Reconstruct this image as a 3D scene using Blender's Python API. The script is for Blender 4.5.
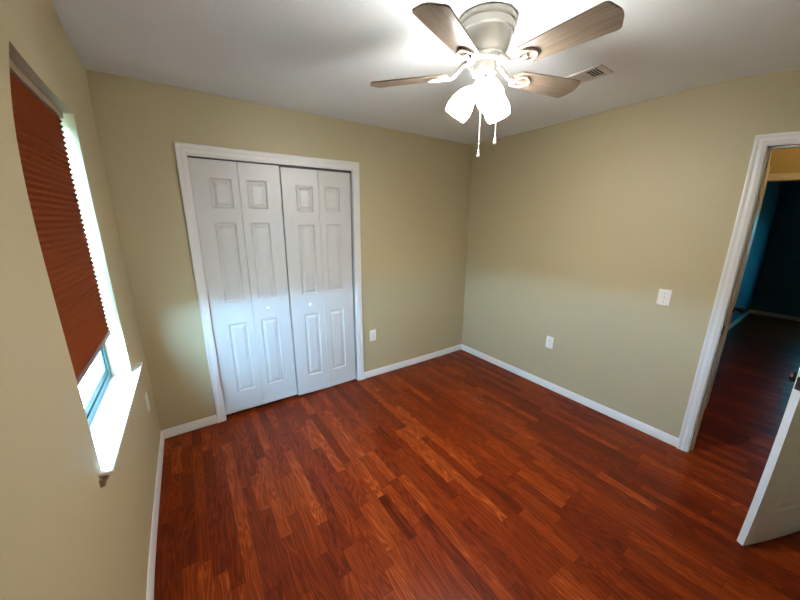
import bpy, bmesh, math, random
from mathutils import Vector, Matrix
PI = math.pi
SC = bpy.context.scene
C = SC.collection
for o in list(bpy.data.objects):
    bpy.data.objects.remove(o)

# ------------------------------------------------------------------ camera
# wide phone lens: measured lens curve (angle as a polynomial of image radius)
CAM = (0.3392, -2.6790, 1.6048)
YAW, PITCH, ROLL = 0.60166, -0.24655, 0.00482
LENS = (0.0690390, 0.00053898, -0.000166593, 4.4953e-06)
cd = bpy.data.cameras.new('camera')
cam = bpy.data.objects.new('camera', cd)
C.objects.link(cam)
sy, cy_, sp, cp = math.sin(YAW), math.cos(YAW), math.sin(PITCH), math.cos(PITCH)
fw = Vector((sy * cp, cy_ * cp, sp))
rt = Vector((cy_, -sy, 0))
up = rt.cross(fw)
cr, sr = math.cos(ROLL), math.sin(ROLL)
r2 = cr * rt + sr * up
u2 = -sr * rt + cr * up
m = Matrix((r2, u2, -fw)).transposed().to_4x4()
m.translation = Vector(CAM)
cam.matrix_world = m
cd.sensor_fit = 'HORIZONTAL'
cd.sensor_width = 36.0
cd.sensor_height = 27.0
cd.clip_start = 0.02
cd.type = 'PANO'
cd.panorama_type = 'FISHEYE_LENS_POLYNOMIAL'
cd.fisheye_fov = PI
cd.fisheye_polynomial_k0 = 0.0
cd.fisheye_polynomial_k1 = -LENS[0]
cd.fisheye_polynomial_k2 = -LENS[1]
cd.fisheye_polynomial_k3 = -LENS[2]
cd.fisheye_polynomial_k4 = -LENS[3]
SC.camera = cam

# ------------------------------------------------------------------ world, exposure
world = bpy.data.worlds.new('sky')
SC.world = world
world.use_nodes = True
bg = world.node_tree.nodes['Background']
bg.inputs['Color'].default_value = (0.35, 0.66, 1.0, 1)
bg.inputs['Strength'].default_value = 125.0
# below the horizon the ground outside gives back about a quarter of the sky's light
_nt = world.node_tree
_tc = _nt.nodes.new('ShaderNodeTexCoord')
_sx = _nt.nodes.new('ShaderNodeSeparateXYZ')
_rp = _nt.nodes.new('ShaderNodeValToRGB')
_nt.links.new(_tc.outputs['Generated'], _sx.inputs[0])
_ad = _nt.nodes.new('ShaderNodeMath')
_ad.operation = 'MULTIPLY_ADD'
_ad.inputs[1].default_value = 0.5
_ad.inputs[2].default_value = 0.5
_nt.links.new(_sx.outputs[2], _ad.inputs[0])
_nt.links.new(_ad.outputs[0], _rp.inputs['Fac'])
_rp.color_ramp.elements[0].position = 0.47
_rp.color_ramp.elements[0].color = (0.085, 0.13, 0.15, 1)
_rp.color_ramp.elements[1].position = 0.50
_rp.color_ramp.elements[1].color = (0.35, 0.66, 1.0, 1)
_nt.links.new(_rp.outputs['Color'], bg.inputs['Color'])
FAN_BULB = 48.0          # emission of the frosted lamp shades
HALL_LAMP = 105.0
SC.view_settings.view_transform = 'Standard'
SC.view_settings.look = 'None'
SC.view_settings.exposure = 0.34
SC.cycles.caustics_reflective = False
SC.view_settings.gamma = 1.0
SC.view_settings.use_curve_mapping = False

# ------------------------------------------------------------------ sizes (metres)
W = 3.1424      # room width, window wall x = 0, right wall x = W
H = 2.44
YB = -3.22     # wall behind the camera
TW = 0.125     # wall thickness
CXL, CXR, CZT = 0.4305, 1.6575, 2.037     # closet opening
DY0, DY1, DZT = -3.057, -2.292, 2.040   # bedroom door opening
WY0, WY1, WZ0, WZ1 = -1.374, -0.555, 0.790, 2.073   # window opening
BH = 0.073


# ------------------------------------------------------------------ materials
def nmat(name):
    mt = bpy.data.materials.new(name)
    mt.use_nodes = True
    nt = mt.node_tree
    return mt, nt, nt.nodes['Principled BSDF']


def lin(c):
    return tuple(((v / 255) / 12.92 if v / 255 <= 0.04045 else ((v / 255 + 0.055) / 1.055) ** 2.4) for v in c) + (1,)


def simple(name, col, rough=0.5, metal=0.0, bump=None, coat=0.0, vary=0.0):
    """paint-like procedural material: slight tone variation and an optional fine bump (scale, strength, distance)"""
    mt, nt, b = nmat(name)
    b.inputs['Roughness'].default_value = rough
    b.inputs['Metallic'].default_value = metal
    b.inputs['Coat Weight'].default_value = coat
    b.inputs['Coat Roughness'].default_value = 0.2
    tc = nt.nodes.new('ShaderNodeTexCoord')
    n = nt.nodes.new('ShaderNodeTexNoise')
    n.inputs['Scale'].default_value = 3.0
    n.inputs['Detail'].default_value = 4
    nt.links.new(tc.outputs['Object'], n.inputs['Vector'])
    mx = nt.nodes.new('ShaderNodeMix')
    mx.data_type = 'RGBA'
    nt.links.new(n.outputs['Fac'], mx.inputs['Factor'])
    mx.inputs[6].default_value = tuple(v * (1 - vary) for v in col[:3]) + (1,)
    mx.inputs[7].default_value = tuple(min(1, v * (1 + vary)) for v in col[:3]) + (1,)
    nt.links.new(mx.outputs[2], b.inputs['Base Color'])
    if bump:
        n2 = nt.nodes.new('ShaderNodeTexNoise')
        n2.inputs['Scale'].default_value = bump[0]
        n2.inputs['Detail'].default_value = 3
        nt.links.new(tc.outputs['Object'], n2.inputs['Vector'])
        bp = nt.nodes.new('ShaderNodeBump')
        bp.inputs['Strength'].default_value = bump[1]
        bp.inputs['Distance'].default_value = bump[2]
        nt.links.new(n2.outputs['Fac'], bp.inputs['Height'])
        nt.links.new(bp.outputs['Normal'], b.inputs['Normal'])
    return mt


def math_node(nt, op, a=None, b=None, c=None):
    n = nt.nodes.new('ShaderNodeMath')
    n.operation = op
    for i, v in enumerate((a, b, c)):
        if v is None:
            continue
        if isinstance(v, (int, float)):
            n.inputs[i].default_value = v
        else:
            nt.links.new(v, n.inputs[i])
    return n.outputs[0]


def floor_material():
    mt, nt, b = nmat('laminate_planks')
    L = nt.links
    tc = nt.nodes.new('ShaderNodeTexCoord')
    sx = nt.nodes.new('ShaderNodeSeparateXYZ')
    L.new(tc.outputs['Object'], sx.inputs[0])
    X, Y = sx.outputs[0], sx.outputs[1]
    SWID, SLEN = 0.0605, 0.43
    xi = math_node(nt, 'DIVIDE', X, SWID)
    xf = math_node(nt, 'FLOOR', xi)
    wn = nt.nodes.new('ShaderNodeTexWhiteNoise')
    wn.noise_dimensions = '1D'
    L.new(xf, wn.inputs['W'])
    off = math_node(nt, 'MULTIPLY', wn.outputs['Value'], 7.3)
    yi = math_node(nt, 'ADD', math_node(nt, 'DIVIDE', Y, SLEN), off)
    # uneven strip lengths
    wob = math_node(nt, 'MULTIPLY', math_node(nt, 'SINE', math_node(nt, 'MULTIPLY', yi, 2.1)), 0.28)
    yi = math_node(nt, 'ADD', yi, wob)
    yf = math_node(nt, 'FLOOR', yi)
    cv = nt.nodes.new('ShaderNodeCombineXYZ')
    L.new(xf, cv.inputs[0])
    L.new(yf, cv.inputs[1])
    wn2 = nt.nodes.new('ShaderNodeTexWhiteNoise')
    wn2.noise_dimensions = '2D'
    L.new(cv.outputs[0], wn2.inputs['Vector'])
    # grain: stretched along the strip, shifted per strip
    gv = nt.nodes.new('ShaderNodeCombineXYZ')
    L.new(math_node(nt, 'MULTIPLY', X, 16.0), gv.inputs[0])
    L.new(math_node(nt, 'MULTIPLY', Y, 1.7), gv.inputs[1])
    L.new(math_node(nt, 'MULTIPLY', wn2.outputs['Value'], 57.0), gv.inputs[2])
    fig = nt.nodes.new('ShaderNodeTexNoise')
    fig.inputs['Scale'].default_value = 1.0
    fig.inputs['Detail'].default_value = 1.5
    fig.inputs['Distortion'].default_value = 0.4
    L.new(gv.outputs[0], fig.inputs['Vector'])
    rings = math_node(nt, 'FRACT', math_node(nt, 'MULTIPLY', fig.outputs['Fac'], 13.0))
    rings = math_node(nt, 'ABSOLUTE', math_node(nt, 'SUBTRACT', rings, 0.5))
    fv = nt.nodes.new('ShaderNodeCombineXYZ')
    L.new(math_node(nt, 'MULTIPLY', X, 260.0), fv.inputs[0])
    L.new(math_node(nt, 'MULTIPLY', Y, 9.0), fv.inputs[1])
    L.new(math_node(nt, 'MULTIPLY', wn2.outputs['Value'], 91.0), fv.inputs[2])
    fine = nt.nodes.new('ShaderNodeTexNoise')
    fine.inputs['Scale'].default_value = 1.0
    fine.inputs['Detail'].default_value = 3
    L.new(fv.outputs[0], fine.inputs['Vector'])
    v = math_node(nt, 'ADD', math_node(nt, 'MULTIPLY', wn2.outputs['Value'], 0.44),
                  math_node(nt, 'ADD', math_node(nt, 'MULTIPLY', rings, 0.62), math_node(nt, 'MULTIPLY', fine.outputs['Fac'], 0.32)))
    v = math_node(nt, 'SUBTRACT', v, 0.07)
    ramp = nt.nodes.new('ShaderNodeValToRGB')
    cr_ = ramp.color_ramp
    cr_.elements[0].position = 0.0
    cr_.elements[0].color = FLOOR_COLS[0]
    cr_.elements[1].position = 1.0
    cr_.elements[1].color = FLOOR_COLS[3]
    e = cr_.elements.new(0.38)
    e.color = FLOOR_COLS[1]
    e = cr_.elements.new(0.70)
    e.color = FLOOR_COLS[2]
    L.new(v, ramp.inputs['Fac'])
    # thin dark seams between strips
    fx = math_node(nt, 'FRACT', xi)
    dx = math_node(nt, 'MINIMUM', fx, math_node(nt, 'SUBTRACT', 1.0, fx))
    sxm = math_node(nt, 'LESS_THAN', dx, 0.014)
    fy = math_node(nt, 'FRACT', yi)
    dy = math_node(nt, 'MINIMUM', fy, math_node(nt, 'SUBTRACT', 1.0, fy))
    sym = math_node(nt, 'LESS_THAN', dy, 0.0035)
    seam = math_node(nt, 'MULTIPLY', math_node(nt, 'MAXIMUM', sxm, sym), 0.55)
    mx = nt.nodes.new('ShaderNodeMix')
    mx.data_type = 'RGBA'
    L.new(seam, mx.inputs['Factor'])
    L.new(ramp.outputs['Color'], mx.inputs[6])
    mx.inputs[7].default_value = FLOOR_COLS[0]
    L.new(mx.outputs[2], b.inputs['Base Color'])
    b.inputs['Roughness'].default_value = 0.30
    b.inputs['Specular IOR Level'].default_value = 0.14
    bp = nt.nodes.new('ShaderNodeBump')
    bp.inputs['Strength'].default_value = 0.12
    bp.inputs['Distance'].default_value = 0.001
    L.new(fine.outputs['Fac'], bp.inputs['Height'])
    L.new(bp.outputs['Normal'], b.inputs['Normal'])
    return mt


FLOOR_COLS = [(0.030, 0.0028, 0.0008, 1), (0.108, 0.0115, 0.0020, 1), (0.195, 0.0290, 0.0040, 1), (0.42, 0.105, 0.018, 1)]
M = {}
M['floor'] = floor_material()
M['wall'] = simple('tan_wall_paint', (0.445, 0.378, 0.228, 1), 0.55, bump=(170, 0.12, 0.002), vary=0.02)
M['ceiling'] = simple('white_textured_ceiling', (0.79, 0.83, 0.84, 1), 0.85, bump=(95, 0.35, 0.004), vary=0.015)
M['white'] = simple('white_trim_paint', (0.70, 0.69, 0.67, 1), 0.32, vary=0.01)
M['sill'] = simple('white_sill_paint', (0.72, 0.71, 0.69, 1), 0.75, vary=0.01)
M['door'] = simple('white_door_paint', (0.57, 0.565, 0.55, 1), 0.38, vary=0.015)
M['blue'] = simple('blue_daylight_wall', (0.035, 0.15, 0.22, 1), 0.55, vary=0.02)  # dim blue daylight of the far room put into the wall colour
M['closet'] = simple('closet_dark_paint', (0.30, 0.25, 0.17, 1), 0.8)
M['nickel'] = simple('brushed_nickel', (0.80, 0.78, 0.73, 1), 0.27, metal=0.7, vary=0.04)
M['chain'] = simple('nickel_chain', (0.75, 0.73, 0.70, 1), 0.3, metal=0.7)
M['bronze'] = simple('dark_bronze', (0.045, 0.035, 0.028, 1), 0.28, metal=0.85)
M['plate'] = simple('white_plastic', (0.78, 0.77, 0.73, 1), 0.35)
M['slot'] = simple('dark_slot', (0.03, 0.028, 0.025, 1), 0.6)
M['vent'] = simple('vent_enamel', (0.62, 0.58, 0.52, 1), 0.45)
M['vent_shade'] = simple('dark_vent_shade', (0.012, 0.012, 0.012, 1), 0.8)
M['alu'] = simple('bronze_aluminium', (0.07, 0.16, 0.18, 1), 0.4, metal=0.3)
M['rail'] = simple('shade_rail', (0.30, 0.21, 0.13, 1), 0.5)
M['railb'] = simple('shade_bottom_rail', (0.20, 0.075, 0.055, 1), 0.45)
M['drywall'] = simple('torn_brown_drywall', (0.16, 0.085, 0.04, 1), 0.9, bump=(220, 0.6, 0.004), vary=0.35)


def wood_blade():
    mt, nt, b = nmat('walnut_blade')
    tc = nt.nodes.new('ShaderNodeTexCoord')
    mp = nt.nodes.new('ShaderNodeMapping')
    mp.inputs['Scale'].default_value = (3.0, 60.0, 3.0)
    nt.links.new(tc.outputs['Object'], mp.inputs['Vector'])
    n = nt.nodes.new('ShaderNodeTexNoise')
    n.inputs['Scale'].default_value = 1.6
    n.inputs['Detail'].default_value = 5
    n.inputs['Distortion'].default_value = 0.6
    nt.links.new(mp.outputs[0], n.inputs['Vector'])
    rp = nt.nodes.new('ShaderNodeValToRGB')
    rp.color_ramp.elements[0].position = 0.3
    rp.color_ramp.elements[0].color = (0.145, 0.105, 0.072, 1)
    rp.color_ramp.elements[1].position = 0.75
    rp.color_ramp.elements[1].color = (0.25, 0.195, 0.145, 1)
    nt.links.new(n.outputs['Fac'], rp.inputs['Fac'])
    nt.links.new(rp.outputs[0], b.inputs['Base Color'])
    b.inputs['Roughness'].default_value = 0.36
    b.inputs['Coat Weight'].default_value = 0.35
    b.inputs['Coat Roughness'].default_value = 0.25
    return mt


M['blade'] = wood_blade()


def lit_glass(name, strength):
    mt, nt, b = nmat(name)
    b.inputs['Base Color'].default_value = (0.9, 0.9, 0.88, 1)
    b.inputs['Roughness'].default_value = 0.4
    b.inputs['Emission Color'].default_value = (1.0, 0.975, 0.93, 1)
    b.inputs['Emission Strength'].default_value = strength
    return mt


M['shade_glass'] = lit_glass('lit_frosted_glass', FAN_BULB)
M['bulb'] = lit_glass('lit_bulb', FAN_BULB * 28)


def pleat_fabric():
    mt, nt, b = nmat('brown_pleated_fabric')
    tc = nt.nodes.new('ShaderNodeTexCoord')
    n = nt.nodes.new('ShaderNodeTexNoise')
    n.inputs['Scale'].default_value = 240
    n.inputs['Detail'].default_value = 3
    nt.links.new(tc.outputs['Object'], n.inputs['Vector'])
    rp = nt.nodes.new('ShaderNodeValToRGB')
    rp.color_ramp.elements[0].color = (0.14, 0.024, 0.005, 1)
    rp.color_ramp.elements[1].color = (0.25, 0.056, 0.013, 1)
    nt.links.new(n.outputs['Fac'], rp.inputs['Fac'])
    nt.links.new(rp.outputs[0], b.inputs['Base Color'])
    b.inputs['Roughness'].default_value = 0.9
    b.inputs['Specular IOR Level'].default_value = 0.1
    tr = nt.nodes.new('ShaderNodeBsdfTranslucent')
    nt.links.new(rp.outputs[0], tr.inputs['Color'])
    ms = nt.nodes.new('ShaderNodeMixShader')
    ms.inputs[0].default_value = 0.06
    nt.links.new(b.outputs[0], ms.inputs[1])
    nt.links.new(tr.outputs[0], ms.inputs[2])
    nt.links.new(ms.outputs[0], nt.nodes['Material Output'].inputs['Surface'])
    return mt


M['pleat'] = pleat_fabric()


def pane_glass(name='clear_pane', col=(0.95, 0.98, 0.98, 1)):
    mt, nt, b = nmat(name)
    nt.nodes.remove(b)
    t = nt.nodes.new('ShaderNodeBsdfTransparent')
    t.inputs['Color'].default_value = col
    g = nt.nodes.new('ShaderNodeBsdfGlossy')
    g.inputs['Roughness'].default_value = 0.02
    ms = nt.nodes.new('ShaderNodeMixShader')
    ms.inputs[0].default_value = 0.05
    nt.links.new(t.outputs[0], ms.inputs[1])
    nt.links.new(g.outputs[0], ms.inputs[2])
    nt.links.new(ms.outputs[0], nt.nodes['Material Output'].inputs['Surface'])
    return mt


M['pane'] = pane_glass()
M['tint'] = pane_glass('daylight_dimming_pane', (0.09, 0.22, 0.22, 1))  # tint added to dim and blue the daylight entering the far room


# ------------------------------------------------------------------ mesh helpers
class MB:
    def __init__(s):
        s.bm = bmesh.new()

    def face(s, pts):
        return s.bm.faces.new([s.bm.verts.new(p) for p in pts])

    def box(s, a, b, bevel=0.0, seg=2):
        x0, x1 = sorted((a[0], b[0]))
        y0, y1 = sorted((a[1], b[1]))
        z0, z1 = sorted((a[2], b[2]))
        vs = [s.bm.verts.new(p) for p in ((x0, y0, z0), (x1, y0, z0), (x1, y1, z0), (x0, y1, z0),
                                          (x0, y0, z1), (x1, y0, z1), (x1, y1, z1), (x0, y1, z1))]
        fs = [s.bm.faces.new([vs[i] for i in q]) for q in
              ((3, 2, 1, 0), (4, 5, 6, 7), (0, 1, 5, 4), (1, 2, 6, 5), (2, 3, 7, 6), (3, 0, 4, 7))]
        if bevel:
            es = list({e for f in fs for e in f.edges})
            bmesh.ops.bevel(s.bm, geom=es, offset=bevel, segments=seg, profile=0.5, affect='EDGES')
        return s

    def lathe(s, prof, n=48, mat=None, caps=True):
        """prof: list of (radius, z) from one end to the other, around the local z axis"""
        mat = mat or Matrix.Identity(4)
        rings = []
        for r, z in prof:
            if r < 1e-6:
                rings.append([s.bm.verts.new(mat @ Vector((0, 0, z)))])
            else:
                rings.append([s.bm.verts.new(mat @ Vector((r * math.cos(2 * PI * k / n), r * math.sin(2 * PI * k / n), z))) for k in range(n)])
        for A, B in zip(rings, rings[1:]):
            for k in range(n):
                k2 = (k + 1) % n
                if len(A) == 1 and len(B) == 1:
                    continue
                if len(A) == 1:
                    s.bm.faces.new((A[0], B[k], B[k2]))
                elif len(B) == 1:
                    s.bm.faces.new((A[k], B[0], A[k2]))
                else:
                    s.bm.faces.new((A[k], B[k], B[k2], A[k2]))
        if caps:
            for R_ in (rings[0], rings[-1]):
                if len(R_) > 2:
                    s.bm.faces.new(R_)
        return s

    def tube(s, pts, rad, n=10):
        """round bar through the points; rad a number or one per point"""
        pts = [Vector(p) for p in pts]
        rads = rad if isinstance(rad, (list, tuple)) else [rad] * len(pts)
        ref = Vector((0, 0, 1))
        rings = []
        for i, p in enumerate(pts):
            d = (pts[min(i + 1, len(pts) - 1)] - pts[max(i - 1, 0)]).normalized()
            a = d.cross(ref)
            if a.length < 1e-4:
                a = d.cross(Vector((1, 0, 0)))
            a.normalize()
            b = d.cross(a).normalized()
            rings.append([s.bm.verts.new(p + rads[i] * (math.cos(2 * PI * k / n) * a + math.sin(2 * PI * k / n) * b)) for k in range(n)])
        for A, B in zip(rings, rings[1:]):
            for k in range(n):
                s.bm.faces.new((A[k], A[(k + 1) % n], B[(k + 1) % n], B[k]))
        s.bm.faces.new(rings[0])
        s.bm.faces.new(rings[-1])
        return s

    def prism(s, pts, f0, f1, bevel=0.0):
        """closed outline pts (2D) turned into two faces by the mappings f0, f1 and the wall between"""
        A = [s.bm.verts.new(f0(*p)) for p in pts]
        B = [s.bm.verts.new(f1(*p)) for p in pts]
        n = len(pts)
        fs = [s.bm.faces.new(A), s.bm.faces.new(B)]
        for k in range(n):
            fs.append(s.bm.faces.new((A[k], A[(k + 1) % n], B[(k + 1) % n], B[k])))
        if bevel:
            es = [e for f in fs[:2] for e in f.edges]
            bmesh.ops.bevel(s.bm, geom=es, offset=bevel, segments=2, profile=0.5, affect='EDGES')
        return s

    def sweep(s, stations):
        """stations: list of closed loops (same count), joined and capped"""
        R_ = [[s.bm.verts.new(p) for p in st] for st in stations]
        n = len(R_[0])
        for A, B in zip(R_, R_[1:]):
            for k in range(n):
                s.bm.faces.new((A[k], A[(k + 1) % n], B[(k + 1) % n], B[k]))
        s.bm.faces.new(R_[0])
        s.bm.faces.new(R_[-1])
        return s

    def build(s, name, mat, parent=None, smooth=None, weld=False):
        if weld:
            bmesh.ops.remove_doubles(s.bm, verts=s.bm.verts, dist=1e-5)
        bmesh.ops.recalc_face_normals(s.bm, faces=s.bm.faces)
        me = bpy.data.meshes.new(name)
        s.bm.to_mesh(me)
        s.bm.free()
        if smooth is not None:
            for p in me.polygons:
                p.use_smooth = True
            me.set_sharp_from_angle(angle=math.radians(smooth))
        me.materials.append(mat)
        o = bpy.data.objects.new(name, me)
        C.objects.link(o)
        if parent:
            o.parent = parent
        return o


def tag(o, label, cat, group=None, kind=None):
    o['label'] = label
    o['category'] = cat
    if group:
        o['group'] = group
    if kind:
        o['kind'] = kind
    return o


def struct(o, label, cat):
    return tag(o, label, cat, None, 'structure')


def empty(name, loc, rz=0.0):
    o = bpy.data.objects.new(name, None)
    o.empty_display_size = 0.1
    C.objects.link(o)
    o.location = loc
    o.rotation_euler = (0, 0, rz)
    return o


# ------------------------------------------------------------------ room shell
FX1, FY0, FY1 = 9.0, -5.6, 0.85
XH = 5.0        # far side of the hall
struct(MB().box((-0.16, FY0, -0.06), (FX1, FY1, 0)).build('floor', M['floor']),
       'reddish brown wood strip laminate floor', 'floor')
struct(MB().box((-0.16, FY0, H), (FX1, FY1, H + 0.06)).build('ceiling', M['ceiling']),
       'white textured ceiling above the fan', 'ceiling')

b = MB()
b.box((-0.14, YB - 0.14, 0), (0, WY0, H)).box((-0.14, WY1, 0), (0, 0.0, H))
b.box((-0.14, WY0, 0), (0, WY1, WZ0 - 0.02)).box((-0.14, WY0, WZ1), (0, WY1, H))
struct(b.build('wall_left', M['wall'], weld=True), 'tan wall on the left with the window opening', 'wall')

b = MB()
b.box((-0.14, 0, 0), (CXL - 0.018, TW, H)).box((CXR + 0.018, 0, 0), (W, TW, H))
b.box((CXL - 0.018, 0, CZT + 0.018), (CXR + 0.018, TW, H))
struct(b.build('wall_back', M['wall'], weld=True), 'tan wall around the white closet doors', 'wall')

b = MB()
b.box((W, DY1 + 0.018, 0), (W + TW, FY1, H)).box((W, FY0, 0), (W + TW, DY0 - 0.018, H))
b.box((W, DY0 - 0.018, DZT + 0.018), (W + TW, DY1 + 0.018, H))
struct(b.build('wall_right', M['wall'], weld=True), 'tan wall with the light switch and the open doorway', 'wall')
struct(MB().box((-0.14, YB - 0.14, 0), (W, YB, H)).build('wall_front', M['wall']), 'tan wall behind the viewer', 'wall')

b = MB()
b.box((CXL - 0.30, TW + 0.60, 0), (CXR + 0.30, TW + 0.66, H))
b.box((CXL - 0.36, TW, 0), (CXL - 0.30, TW + 0.66, H)).box((CXR + 0.30, TW, 0), (CXR + 0.36, TW + 0.66, H))
struct(b.build('wall_closet', M['closet']), 'dark closet walls behind the white doors', 'wall')

# hall and the dark room past it
HY1 = -1.20
OY0, OY1, OZ = -3.40, -1.86, 2.005
b = MB()
b.box((W + TW, HY1, 0), (XH + 0.12, HY1 + 0.12, H))
b.box((W + TW, FY0, 0), (FX1, FY0 + 0.12, H))
struct(b.build('wall_hall', M['wall']), 'tan side wall of the hall past the doorway', 'wall')
b = MB()
b.box((XH, OY1, 0), (XH + 0.12, HY1, H)).box((XH, FY0 + 0.12, 0), (XH + 0.12, OY0, H))
b.box((XH, OY0, OZ), (XH + 0.12, OY1, H))
struct(b.build('wall_hall_far', M['wall']), 'lamp lit wall above the dark opening across the hall', 'wall')
FWX, FWY = 8.80, -1.80
FZ0, FZ1, FVY0, FVY1 = 0.55, 1.75, -3.45, -2.66
b = MB()
b.box((XH + 0.12, FWY, 0), (FX1, FWY + 0.12, H))
b.box((FWX, FVY1, 0), (FX1, FWY, H)).box((FWX, FY0 + 0.12, 0), (FX1, FVY0, H))
b.box((FWX, FVY0, 0), (FX1, FVY1, FZ0)).box((FWX, FVY0, FZ1), (FX1, FVY1, H))
struct(b.build('wall_far_room', M['blue']), 'walls of the unlit room past the hall, coloured for its blue daylight', 'wall')


# ------------------------------------------------------------------ trim
CASING = [(0.0, 0.0), (0.0, 0.009), (0.004, 0.011), (0.014, 0.011), (0.019, 0.0135), (0.028, 0.0145), (0.036, 0.0125),
          (0.042, 0.0135), (0.047, 0.0165), (0.054, 0.0175), (0.058, 0.0165), (0.060, 0.013), (0.060, 0.0)]


def casing(mb, a0, a1, zt, place, rvz=0.005):
    """U of moulded casing round an opening; place(a, z, t) puts a point t proud of the wall"""
    rv = 0.005
    st = []
    for w_, z_ in ((0, 0), (0, 1), (1, 1), (1, 0)):
        loop = []
        for w, t in CASING:
            a = a0 - rv - w if w_ == 0 else a1 + rv + w
            z = zt + rvz + w if z_ else 0.0
            loop.append(place(a, z, t))
        st.append(loop)
    mb.sweep(st)


b = MB()
casing(b, CXL, CXR, CZT, lambda a, z, t: (a, -t, z), 0.014)
tr = b.build('trim_1', M['white'], smooth=40)
struct(tr, 'white moulded casing framing the closet doors', 'trim')
b = MB()
J = 0.018
b.box((CXL - J, 0, 0), (CXL, TW, CZT)).box((CXR, 0, 0), (CXR + J, TW, CZT)).box((CXL - J, 0, CZT), (CXR + J, TW, CZT + J + 0.01))
b.build('jamb', M['white'], tr)
MB().box((CXL, 0.022, CZT - 0.022), (CXR, 0.046, CZT)).build('door_track', M['slot'], tr)

b = MB()
casing(b, DY0, DY1, DZT, lambda a, z, t: (W - t, a, z))
tr2 = b.build('trim_2', M['white'], smooth=40)
struct(tr2, 'white moulded casing framing the open bedroom doorway', 'trim')
b = MB()
casing(b, DY0, DY1, DZT, lambda a, z, t: (W + TW + t, a, z))
b.build('hall_casing', M['white'], tr2, smooth=40)
b = MB()
b.box((W, DY0 - J, 0), (W + TW, DY0, DZT)).box((W, DY1, 0), (W + TW, DY1 + J, DZT)).box((W, DY0 - J, DZT), (W + TW, DY1 + J, DZT + J))
b.build('jamb', M['white'], tr2)
b = MB()
b.box((W + 0.040, DY1 - 0.011, 0), (W + 0.075, DY1, DZT), 0.002).box((W + 0.040, DY0, 0), (W + 0.075, DY0 + 0.011, DZT), 0.002)
b.box((W + 0.040, DY0, DZT - 0.011), (W + 0.075, DY1, DZT), 0.002)
b.build('door_stop', M['white'], tr2)
b = MB()
b.box((W + 0.006, DY1 - 0.0025, 0.895), (W + 0.036, DY1, 0.960), 0.001)
b.box((W - 0.004, DY1 - 0.0035, 0.910), (W + 0.008, DY1, 0.945), 0.001)
sp_ = b.build('strike_plate', M['bronze'], tr2)
sp_['label'] = 'dark metal strike plate'

b = MB()
casing(b, OY0, OY1, OZ, lambda a, z, t: (XH - t, a, z))
struct(b.build('trim_3', M['white'], smooth=40), 'casing over the dark opening across the hall', 'trim')

BASE = [(0, 0.004), (0.0135, 0.004), (0.0135, 0.048), (0.0115, 0.053), (0.0105, 0.060), (0.007, 0.067), (0.005, BH), (0, BH)]


def baseboard(name, place, s0, s1, label, parent=None):
    o = MB().sweep([[place(s0, t, z) for t, z in BASE], [place(s1, t, z) for t, z in BASE]]).build(name, M['white'], None, smooth=35)
    return struct(o, label, 'baseboard')


CO = 0.065
baseboard('baseboard_left', lambda s, t, z: (t, s, z), YB, 0.0, 'white baseboard below the window')
baseboard('baseboard_back_left', lambda s, t, z: (s, -t, z), 0.0, CXL - CO, 'short white baseboard left of the closet casing')
baseboard('baseboard_back_right', lambda s, t, z: (s, -t, z), CXR + CO, W, 'white baseboard right of the closet casing')
baseboard('baseboard_right', lambda s, t, z: (W - t, s, z), DY1 + CO, 0.0, 'long white baseboard under the light switch wall')
baseboard('baseboard_front', lambda s, t, z: (s, YB + t, z), 0.0, W, 'white baseboard behind the viewer')
baseboard('baseboard_far_room', lambda s, t, z: (FWX - t, s, z), FY0 + 0.12, FWY, 'baseboard along the far wall of the dark room')
baseboard('baseboard_far_side', lambda s, t, z: (s, FWY - t, z), XH + 0.12, FWX, 'baseboard along the side wall of the dark room')


# ------------------------------------------------------------------ panelled door leaf
def leaf(mb, w, z0, z1, th, panels, tf, rec=0.010):
    """moulded leaf in local x (0..w), z; front face at y=0, back at y=th; panels = (x0, x1, z0, z1)"""
    xs = sorted({0.0, w} | {p[0] for p in panels} | {p[1] for p in panels})
    zs = sorted({z0, z1} | {p[2] for p in panels} | {p[3] for p in panels})

    def inside(xa, xb, za, zb):
        return any(p[0] - 1e-6 <= xa and xb <= p[1] + 1e-6 and p[2] - 1e-6 <= za and zb <= p[3] + 1e-6 for p in panels)
    for side in (0, 1):
        def P(x, d, z):
            return tf(Vector((x, d if side == 0 else th - d, z)))
        for xa, xb in zip(xs, xs[1:]):
            for za, zb in zip(zs, zs[1:]):
                if not inside(xa, xb, za, zb):
                    mb.face([P(xa, 0, za), P(xb, 0, za), P(xb, 0, zb), P(xa, 0, zb)])
        for x0, x1, a0, a1 in panels:
            rings = [(0.0, 0.0), (0.006, rec * 0.75), (0.011, rec), (0.019, rec), (0.036, rec * 0.25), (0.040, rec * 0.18)]
            lp = [[(x0 + i, d, a0 + i), (x1 - i, d, a0 + i), (x1 - i, d, a1 - i), (x0 + i, d, a1 - i)] for i, d in rings]
            for A, B in zip(lp, lp[1:]):
                for k in range(4):
                    k2 = (k + 1) % 4
                    mb.face([P(*A[k]), P(*A[k2]), P(*B[k2]), P(*B[k])])
            mb.face([P(*q) for q in lp[-1]])
    for xa, xb in zip(xs, xs[1:]):
        for z in (z0, z1):
            mb.face([tf(Vector(q)) for q in ((xa, 0, z), (xb, 0, z), (xb, th, z), (xa, th, z))])
    for za, zb in zip(zs, zs[1:]):
        for x in (0.0, w):
            mb.face([tf(Vector(q)) for q in ((x, 0, za), (x, th, za), (x, th, zb), (x, 0, zb))])


ROWS = [(0.176, 0.774), (0.956, 1.558), (1.665, 1.873)]
# each folding pair: two leaves, narrow stile at the fold and wide stiles at the outer edges
LW = 0.2985
DROWS = [(0.20, 0.80), (0.985, 1.590), (1.70, 1.90)]


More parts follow.
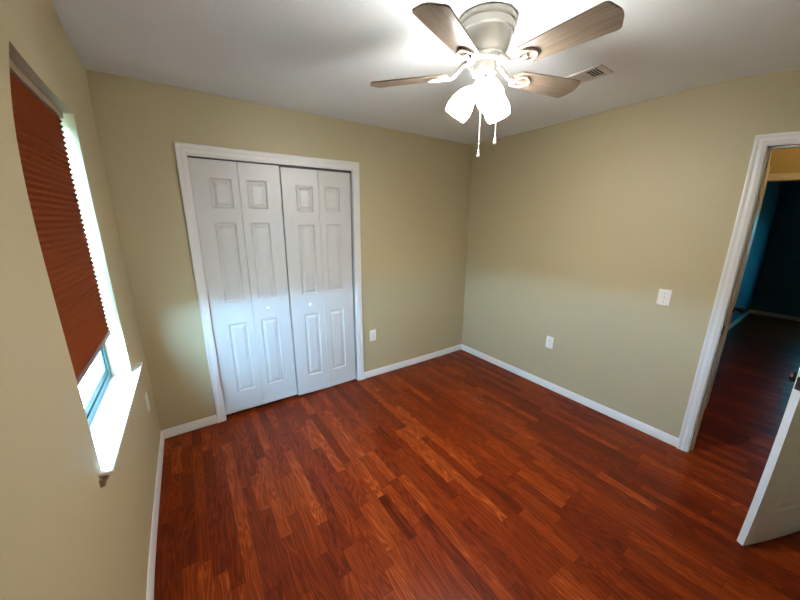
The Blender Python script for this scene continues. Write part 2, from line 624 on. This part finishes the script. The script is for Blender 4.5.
def bifold(name, x0, zlo, zhi, knob_leaf, label, tilt):
    root = empty(name, (x0, 0.020, zlo))
    for i in range(2):
        px0, px1 = ((0.109, 0.250) if i == 0 else (0.052, 0.194))
        pn = [(px0, px1, a, c) for a, c in ROWS]
        mb = MB()
        xo = i * (LW + 0.003)

        def tf(v, xo=xo, i=i):
            # a hair of fold: the hinge edge stands slightly proud
            f = (v.x / LW) if i == 0 else (1 - v.x / LW)
            return Vector((v.x + xo, v.y - tilt * f, v.z))
        leaf(mb, LW, 0.0, zhi - zlo, 0.033, pn, tf)
        lf = mb.build('leaf', M['door'], root, weld=True)
        if i == knob_leaf:
            kx = xo + (0.121 if i == 1 else 0.172)
            K = Matrix.Translation((kx, -tilt * 0.5 + 0.001, 0.866)) @ Matrix.Rotation(PI / 2, 4, 'X')
            kb = MB().lathe([(0.0, 0.034), (0.008, 0.0335), (0.0135, 0.031), (0.0165, 0.026), (0.0165, 0.021), (0.013, 0.016), (0.0085, 0.012), (0.008, 0.004), (0.012, 0.001), (0.012, -0.001)], 28, K)
            kb.build('knob', M['plate'], lf, smooth=40)
    # hinge between the leaves, at the back
    for hz in (0.25, 1.0, 1.75):
        MB().box((LW - 0.018, 0.0325 - tilt, hz), (LW + 0.021, 0.0355 - tilt, hz + 0.05)).build('hinge', M['nickel'], root)
    return struct(root, label, 'door')


bifold('door_2', CXL + 0.002, 0.032, 2.026, 1, 'white panelled folding closet door, the pair nearer the window', 0.002)
bifold('door_3', CXL + 0.003 + 2 * LW + 0.003 + 0.010, 0.015, 2.018, 0, 'white panelled folding closet door, the pair nearer the room corner', 0.010)

# ------------------------------------------------------------------ bedroom door, swung open into the room
ang = math.atan2(0.86, 0.475)          # leaf direction from hinge
hx, hy = W - 0.004, DY0 + 0.014
LEN = 0.757
dirx, diry = -0.862, 0.507
rz = math.atan2(diry, dirx)
d1 = empty('door_1', (hx, hy, 0.012), rz)
# local +x runs hinge to latch; local +y is the side facing the viewer
mb = MB()
sixp = []
for a, c in DROWS:
    sixp += [(0.115, 0.325, a, c), (0.435, 0.645, a, c)]
leaf(mb, LEN, 0.0, 2.012, 0.035, sixp, lambda v: Vector((v.x, v.y, v.z)), rec=0.006)
dl = mb.build('leaf', M['door'], d1, weld=True)
KN = [(0.0, 0.062), (0.012, 0.0615), (0.021, 0.058), (0.0265, 0.050), (0.0275, 0.043), (0.0245, 0.035), (0.016, 0.029), (0.0115, 0.025), (0.0115, 0.010), (0.030, 0.008), (0.0325, 0.004), (0.0325, -0.001)]
for s_, rot, yy in ((1, -PI / 2, 0.035), (-1, PI / 2, 0.0)):
    K = Matrix.Translation((LEN - 0.062, yy, 0.915)) @ Matrix.Rotation(rot, 4, 'X')
    k_ = MB().lathe(KN, 36, K).build('door_knob', M['bronze'], d1, smooth=40)
    k_['label'] = 'dark bronze door knob'
b = MB().box((LEN - 0.001, 0.005, 0.885), (LEN + 0.0015, 0.030, 0.945), 0.0005)
b.box((LEN, 0.011, 0.905), (LEN + 0.010, 0.024, 0.925), 0.002)
b.build('latch_plate', M['bronze'], d1)
for hz in (0.20, 0.98, 1.75):
    MB().tube([(-0.004, 0.040, hz), (-0.004, 0.040, hz + 0.09)], 0.006).build('hinge', M['bronze'], d1, smooth=40)
struct(d1, 'white panelled bedroom door standing open with dark knobs', 'door')

# hall door standing ajar just past the doorway
hd = empty('door_4', (W + TW + 0.06, DY1 + 0.035, 0.012), math.atan2(0.055, 0.74))
mb = MB()
leaf(mb, 0.72, 0.0, 2.012, 0.035, [(0.10, 0.31, a, c) for a, c in DROWS] + [(0.41, 0.62, a, c) for a, c in DROWS], lambda v: v, rec=0.006)
mb.build('leaf', M['door'], hd, weld=True)
K = Matrix.Translation((0.72 - 0.062, 0.0, 0.915)) @ Matrix.Rotation(PI / 2, 4, 'X')
MB().lathe(KN, 32, K).build('door_knob', M['bronze'], hd, smooth=40)
struct(hd, 'hall door seen edge on just past the doorway jamb', 'door')

# ------------------------------------------------------------------ window
w1 = empty('window_1', (0, 0, 0))
struct(w1, 'window with dark metal frame glowing under the brown shade', 'window')
FXo, FXi = -0.135, -0.080       # frame depth
ft = 0.036


def ring(mb, x0, x1, y0, y1, z0, z1, t, bev=0.002, tb=None):
    tb = tb or t
    mb.box((x0, y0, z0), (x1, y0 + t, z1), bev).box((x0, y1 - t, z0), (x1, y1, z1), bev)
    mb.box((x0, y0 + t, z0), (x1, y1 - t, z0 + tb), bev).box((x0, y0 + t, z1 - t), (x1, y1 - t, z1), bev)


b = MB()
ring(b, FXo, FXi, WY0, WY1, WZ0, WZ1, ft)
b.build('window_frame', M['alu'], w1)
b = MB()
mid = 1.44
ring(b, -0.105, -0.086, WY0 + ft, WY1 - ft, WZ0 + ft, mid, 0.024, tb=0.034)
ls = b.build('lower_sash', M['alu'], w1)
MB().box((-0.097, WY0 + ft + 0.02, WZ0 + ft + 0.03), (-0.093, WY1 - ft - 0.02, mid - 0.02)).build('pane', M['pane'], ls)
b = MB()
ring(b, -0.130, -0.111, WY0 + ft, WY1 - ft, mid - 0.026, WZ1 - ft, 0.024)
us = b.build('upper_sash', M['alu'], w1)
MB().box((-0.122, WY0 + ft + 0.02, mid - 0.006), (-0.118, WY1 - ft - 0.02, WZ1 - ft - 0.02)).build('pane', M['pane'], us)
# stool with a horn past each jamb
STX = 0.036
sil = [(FXi, WY0), (0.0, WY0), (0.0, WY0 - 0.042), (STX, WY0 - 0.042), (STX, WY1 + 0.140), (0.0, WY1 + 0.140), (0.0, WY1), (FXi, WY1)]
MB().prism(sil, lambda x, y: (x, y, WZ0 - 0.013), lambda x, y: (x, y, WZ0 + 0.001), bevel=0.002).build('window_sill', M['sill'], w1, smooth=40)

w2 = empty('window_2', (0, 0, 0))
struct(w2, 'bright window in the far wall of the dark room', 'window')
b = MB()
ring(b, FWX + 0.05, FWX + 0.10, FVY0, FVY1, FZ0, FZ1, 0.045)
b.box((FWX + 0.05, FVY0, (FZ0 + FZ1) / 2 - 0.02), (FWX + 0.10, FVY1, (FZ0 + FZ1) / 2 + 0.02))
b.build('window_frame', M['white'], w2)
MB().box((FWX + 0.073, FVY0 + 0.04, FZ0 + 0.04), (FWX + 0.077, FVY1 - 0.04, FZ1 - 0.04)).build('pane', M['tint'], w2)

# pleated shade
SY0, SY1 = WY0 + 0.012, WY1 - 0.045
SX = -0.047
ws = empty('window_shade', (SX, (SY0 + SY1) / 2, 1.06))
tag(ws, 'brown pleated window shade lowered almost to the sill', 'window shade')
zb, zt_ = 1.062, 2.040
npl = 44
hw = (SY1 - SY0) / 2
prof = []
for k in range(2 * npl + 1):
    z = zb + (zt_ - zb) * k / (2 * npl) - 1.06
    prof.append((0.011 if k % 2 else 0.0015, z))
b = MB()
for sgn in (1, -1):
    va = [(b.bm.verts.new((sgn * x, -hw, z)), b.bm.verts.new((sgn * x, hw, z))) for x, z in prof]
    for A, B in zip(va, va[1:]):
        b.bm.faces.new((A[0], A[1], B[1], B[0]))
b.build('pleated_fabric', M['pleat'], ws)
MB().box((-0.011, -hw, 1.040 - 1.06), (0.011, hw, zb - 1.06 + 0.001), 0.003).build('bottom_rail', M['railb'], ws, smooth=40)
hr = MB().box((-0.018, -hw - 0.004, zt_ - 1.06), (0.016, hw + 0.004, 2.068 - 1.06), 0.003).build('head_rail', M['rail'], ws, smooth=40)
hr['label'] = 'tan head rail'

# torn wall damage under the near end of the sill, built raised
rnd = random.Random(4)
b = MB()
out = [(-0.035, 0.026), (0.0, 0.016), (0.047, -0.012), (0.061, -0.023), (0.036, -0.031), (0.012, -0.017), (-0.015, 0.002), (-0.033, -0.009), (-0.043, -0.002), (-0.042, 0.022)]
Av = [b.bm.verts.new((0.0, y, z)) for y, z in out]
Bv = [b.bm.verts.new((0.005 + rnd.uniform(0, 0.007), y * 0.92, z * 0.92)) for y, z in out]
cv_ = b.bm.verts.new((0.012, 0.002, 0.002))
for k in range(len(out)):
    k2 = (k + 1) % len(out)
    b.bm.faces.new((Av[k], Av[k2], Bv[k2], Bv[k]))
    b.bm.faces.new((Bv[k], Bv[k2], cv_))
b.bm.faces.new(Av)
tf_ = b.build('torn_drywall_patch', M['drywall'])
tf_.location = (0.0, -1.385, 0.75)
tag(tf_, 'small torn brown scrap on the wall under the window sill end', 'drywall')


# ------------------------------------------------------------------ outlets, switch
def wall_plate(name, loc, rz, label, cat, group, switch=False):
    root = empty(name, loc, rz)       # local -y faces into the room
    pw, ph = (0.074, 0.117)
    MB().box((-pw / 2, -0.006, -ph / 2), (pw / 2, 0.0, ph / 2), 0.0025).build('cover_plate', M['plate'], root, smooth=40)
    if switch:
        MB().box((-0.006, -0.0072, -0.012), (0.006, -0.0055, 0.012), 0.0005).build('toggle_slot', M['plate'], root)
        b = MB()
        b.sweep([[(-0.0035, -0.006, -0.006), (0.0035, -0.006, -0.006), (0.0035, -0.006, 0.006), (-0.0035, -0.006, 0.006)],
                 [(-0.003, -0.018, 0.003), (0.003, -0.018, 0.003), (0.003, -0.018, 0.010), (-0.003, -0.018, 0.010)]])
        b.build('toggle', M['plate'], root)
        scz = (-0.03, 0.03)
    else:
        for dz in (-0.0195, 0.0195):
            ol = [(0.0168 * math.cos(t) if abs(math.sin(t)) < 0.83 else math.copysign(0.0168 * 0.557, math.cos(t)), 0.0140 * max(-1, min(1, math.sin(t) * 1.15))) for t in [2 * PI * k / 28 for k in range(28)]]
            rc = MB().prism(ol, lambda x, z: (x, -0.006, z + dz), lambda x, z: (x, -0.0078, z + dz)).build('receptacle', M['plate'], root)
            b = MB()
            b.box((-0.0075, -0.0081, dz - 0.001), (-0.0055, -0.0076, dz + 0.008)).box((0.0055, -0.0081, dz - 0.0005), (0.0073, -0.0076, dz + 0.007))
            b.lathe([(0.0, 0.0081), (0.0024, 0.0081), (0.0024, 0.0076)], 12, Matrix.Translation((0, 0, dz - 0.007)) @ Matrix.Rotation(PI / 2, 4, 'X'))
            b.build('slots', M['slot'], rc)
        scz = (0.0,)
    for z in scz:
        MB().lathe([(0.0, 0.0074), (0.002, 0.0072), (0.003, 0.006)], 12, Matrix.Translation((0, 0, z)) @ Matrix.Rotation(PI / 2, 4, 'X')).build('screw', M['nickel'], root)
    return tag(root, label, cat, group)


G = 'wall outlets'
wall_plate('wall_outlet', (1.842, 0.0, 0.462), 0.0, 'white wall outlet between the closet casing and the room corner', 'outlet', G)
wall_plate('wall_outlet', (W, -1.169, 0.477), -PI / 2, 'white wall outlet low on the wall with the light switch', 'outlet', G)
wall_plate('wall_outlet', (0.0, -0.302, 0.472), PI / 2, 'white wall outlet on the window wall near the closet', 'outlet', G)
wall_plate('light_switch', (W, -1.968, 1.087), -PI / 2, 'white toggle light switch beside the bedroom doorway', 'light switch', None, True)

# ------------------------------------------------------------------ ceiling vent
cvn = empty('ceiling_vent', (2.400, -1.545, H))
tag(cvn, 'white ceiling air vent behind the fan blade', 'vent')
b = MB()
vx, vy = 0.078, 0.150
ix, iy = 0.052, 0.118
zz = -0.008
b.box((-vx, -vy, zz), (vx, -iy, 0), 0.003).box((-vx, iy, zz), (vx, vy, 0), 0.003)
b.box((-vx, -iy, zz), (-ix, iy, 0), 0.003).box((ix, -iy, zz), (vx, iy, 0), 0.003)
b.box((-ix, -0.056, zz), (ix, -0.046, 0), 0.001).box((-ix, 0.046, zz), (ix, 0.056, 0), 0.001)
b.build('vent_frame', M['vent'], cvn)
MB().box((-ix, -iy, -0.0015), (ix, iy, -0.0005)).build('vent_shade', M['vent_shade'], cvn)  # near-black sheet stands in for the shade behind the slats
for k, y0 in enumerate([-0.106, -0.092, -0.078, -0.064, -0.037, -0.022, -0.007, 0.008, 0.023, 0.038, 0.064, 0.078, 0.092, 0.106]):
    dy = -0.007 if y0 < -0.05 else 0.0052
    MB().sweep([[(x, y0 - dy, -0.002), (x, y0 - dy + 0.001, -0.002), (x, y0 + dy + 0.001, -0.010), (x, y0 + dy, -0.010)] for x in (-ix, ix)]).build('slat', M['vent'], cvn)

# ------------------------------------------------------------------ ceiling fan
FC = (1.536, -1.584)
fan = empty('ceiling_fan', (FC[0], FC[1], H))
tag(fan, 'brushed nickel flush ceiling fan with brown blades and lit lamps', 'ceiling fan')
MB().lathe([(0.0, 0.0), (0.122, 0.0), (0.126, -0.006), (0.125, -0.020), (0.121, -0.026), (0.0, -0.026)], 64).build('canopy', M['nickel'], fan, smooth=40)
MB().lathe([(0.0, -0.024), (0.118, -0.024), (0.120, -0.030), (0.117, -0.050), (0.111, -0.056), (0.110, -0.064), (0.108, -0.080), (0.100, -0.104),
            (0.091, -0.124), (0.086, -0.132), (0.086, -0.138), (0.0, -0.138)], 64).build('motor_housing', M['nickel'], fan, smooth=35)
MB().lathe([(0.0, -0.136), (0.074, -0.136), (0.078, -0.142), (0.078, -0.156), (0.070, -0.160), (0.0, -0.160)], 48).build('flywheel', M['nickel'], fan, smooth=40)
MB().lathe([(0.0, -0.158), (0.052, -0.158), (0.056, -0.164), (0.056, -0.200), (0.050, -0.210), (0.036, -0.216), (0.0, -0.216)], 48).build('switch_housing', M['nickel'], fan, smooth=40)
MB().lathe([(0.0, -0.214), (0.034, -0.214), (0.036, -0.220), (0.034, -0.240), (0.022, -0.250), (0.008, -0.256), (0.0, -0.257)], 40).build('light_fitter', M['nickel'], fan, smooth=40)

PH0 = 130.0
BZ = -0.192          # blade plane below the ceiling
R0, R1 = 0.155, 0.532
PITCHB = math.radians(-12)


def blade_outline():
    pts = []
    n = 10
    w0, w1 = 0.050, 0.068      # half widths
    # inner rounded end
    for k in range(n + 1):
        t = PI / 2 + PI * k / n
        pts.append((R0 + 0.028 + 0.028 * math.cos(t), w0 * math.copysign(abs(math.sin(t)) ** 0.75, math.sin(t))))
    # outer end with soft corners and a slight bow
    rc = 0.020
    for k in range(n + 1):
        t = -PI / 2 + (PI / 2) * k / n
        pts.append((R1 - rc - 0.016 + rc * math.cos(t), -w1 + rc + rc * math.sin(t)))
    for k in range(1, n):
        y = -w1 + rc + (2 * w1 - 2 * rc) * k / n
        pts.append((R1 - 0.016 + 0.016 * math.cos(y / (w1 - rc) * PI / 2), y))
    for k in range(n + 1):
        t = (PI / 2) * k / n
        pts.append((R1 - rc - 0.016 + rc * math.cos(t), w1 - rc + rc * math.sin(t)))
    return pts


bl_me = MB().prism(blade_outline(), lambda x, y: (x, y, 0.0), lambda x, y: (x, y, 0.006), bevel=0.0015).build('blade', M['blade'], fan, smooth=40)
# bracket: curved arm from the flywheel and an open shield-shaped plate under the blade
b = MB()
b.tube([(0.060, 0, 0.045), (0.090, 0, 0.040), (0.112, 0, 0.020), (0.135, 0, -0.002), (0.160, 0, -0.006), (0.178, 0, -0.006)], [0.011, 0.0105, 0.010, 0.010, 0.010, 0.008], 12)
sh = []
for k in range(33):
    t = 2 * PI * k / 32
    x = 0.207 + 0.042 * math.cos(t)
    y = 0.033 * math.sin(t) * (1.0 - 0.35 * math.cos(t + 0.0) * -1 if math.cos(t) < 0 else 1.0 - 0.25 * math.cos(t))
    sh.append((x, y, -0.005))
b.tube(sh, 0.0058, 8)
b.tube([(0.170, 0, -0.005), (0.190, 0, -0.006), (0.212, 0, -0.005)], [0.009, 0.008, 0.010], 10)
br_me = b.build('blade_bracket', M['nickel'], bl_me, smooth=50)
br_me['label'] = 'nickel bracket with an open shield plate'
for k in range(5):
    if k == 0:
        o, br = bl_me, br_me
    else:
        o = bl_me.copy()
        C.objects.link(o)
        br = br_me.copy()
        C.objects.link(br)
        o.parent = fan
        br.parent = o
    a = math.radians(PH0 + 72 * k)
    o.matrix_parent_inverse = Matrix.Identity(4)
    o.location = (0, 0, BZ)
    o.rotation_euler = (Matrix.Rotation(a, 3, 'Z') @ Matrix.Rotation(PITCHB, 3, 'X')).to_euler()

# three lit glass shades on short arms
TILT = math.radians(34)
for k, deg in enumerate((240, 120, 0)):
    a = math.radians(deg)
    d = Vector((math.cos(a), math.sin(a), 0))
    ax = (d * math.sin(TILT) + Vector((0, 0, -math.cos(TILT)))).normalized()
    base = d * 0.050 + Vector((0, 0, -0.240))
    arm = MB().tube([d * 0.018 + Vector((0, 0, -0.228)), d * 0.036 + Vector((0, 0, -0.231)), base + ax * 0.006], [0.010, 0.010, 0.013], 14)
    rot = Vector((0, 0, 1)).rotation_difference(ax).to_matrix().to_4x4()
    T = Matrix.Translation(base) @ rot
    arm.lathe([(0.0, -0.004), (0.016, -0.003), (0.024, 0.006), (0.026, 0.018), (0.0, 0.018)], 32, T)
    am = arm.build('lamp_arm', M['nickel'], fan, smooth=40)
    g = MB().lathe([(0.026, 0.012), (0.032, 0.020), (0.045, 0.043), (0.054, 0.072), (0.058, 0.096), (0.056, 0.116), (0.051, 0.133), (0.0495, 0.132),
                    (0.054, 0.115), (0.0555, 0.096), (0.0515, 0.073), (0.0425, 0.045), (0.030, 0.023), (0.024, 0.016)], 40, T, caps=False).build('lamp_shade', M['shade_glass'], fan, smooth=50)
    g['label'] = 'lit frosted glass lamp shade'
    MB().lathe([(0.0, 0.018), (0.012, 0.022), (0.014, 0.045), (0.026, 0.070), (0.029, 0.088), (0.024, 0.106), (0.012, 0.115), (0.0, 0.117)], 24, T).build('bulb', M['bulb'], g, smooth=50)


def chain(dx, dy, z0, z1):
    b = MB()
    n = int((z0 - z1) / 0.006)
    b.tube([(dx, dy, z0 - H), (dx, dy, z1 - H)], 0.0011, 6)
    for k in range(n):
        z = z0 - H - 0.006 * (k + 0.5)
        b.lathe([(0, z + 0.002), (0.0019, z + 0.001), (0.0019, z - 0.001), (0, z - 0.002)], 6, Matrix.Translation((dx, dy, 0)))
    c_ = b.build('pull_chain', M['chain'], fan, smooth=60)
    MB().lathe([(0.0, 0.002), (0.0025, 0.0), (0.004, -0.006), (0.0075, -0.020), (0.0085, -0.028), (0.006, -0.031), (0.0, -0.032)], 20,
               Matrix.Translation((dx, dy, z1 - H))).build('pull_fob', M['chain'], c_, smooth=40)


# tangent to the view, then along it
vdir = Vector((FC[0] - CAM[0], FC[1] - CAM[1], 0)).normalized()
rdir = Vector((vdir.y, -vdir.x, 0))
p1 = rdir * -0.004 - vdir * 0.030
p2 = rdir * 0.068 + vdir * 0.010
chain(p1.x, p1.y, 2.225, 1.926)
chain(p2.x, p2.y, 2.19, 1.987)

# ------------------------------------------------------------------ hall lamp, out of view: bowl shaped to keep its light off the floor
HL = (4.30, -3.60)
hl = empty('hall_ceiling_lamp', (HL[0], HL[1], H))
tag(hl, 'unseen ceiling lamp lighting the hall, its bowl keeping light off the floor', 'ceiling lamp')
MB().lathe([(0.0, 0.0), (0.055, 0.0), (0.055, -0.018), (0.010, -0.024), (0.010, -0.197), (0.0, -0.197)], 32).build('canopy', M['bronze'], hl, smooth=40)
MB().lathe([(0.165, -0.150), (0.150, -0.175), (0.110, -0.192), (0.0, -0.200), (0.0, -0.196), (0.108, -0.188), (0.146, -0.171), (0.160, -0.150)], 40, caps=False).build('bowl', M['bronze'], hl, smooth=50)
mt = lit_glass('lit_hall_bulb', HALL_LAMP * 10)
mt.node_tree.nodes['Principled BSDF'].inputs['Emission Color'].default_value = (1.0, 0.62, 0.22, 1)
MB().lathe([(0.0, -0.155), (0.030, -0.148), (0.042, -0.125), (0.036, -0.102), (0.013, -0.085), (0.013, -0.075)], 24, caps=False).build('bulb', mt, hl, smooth=50)
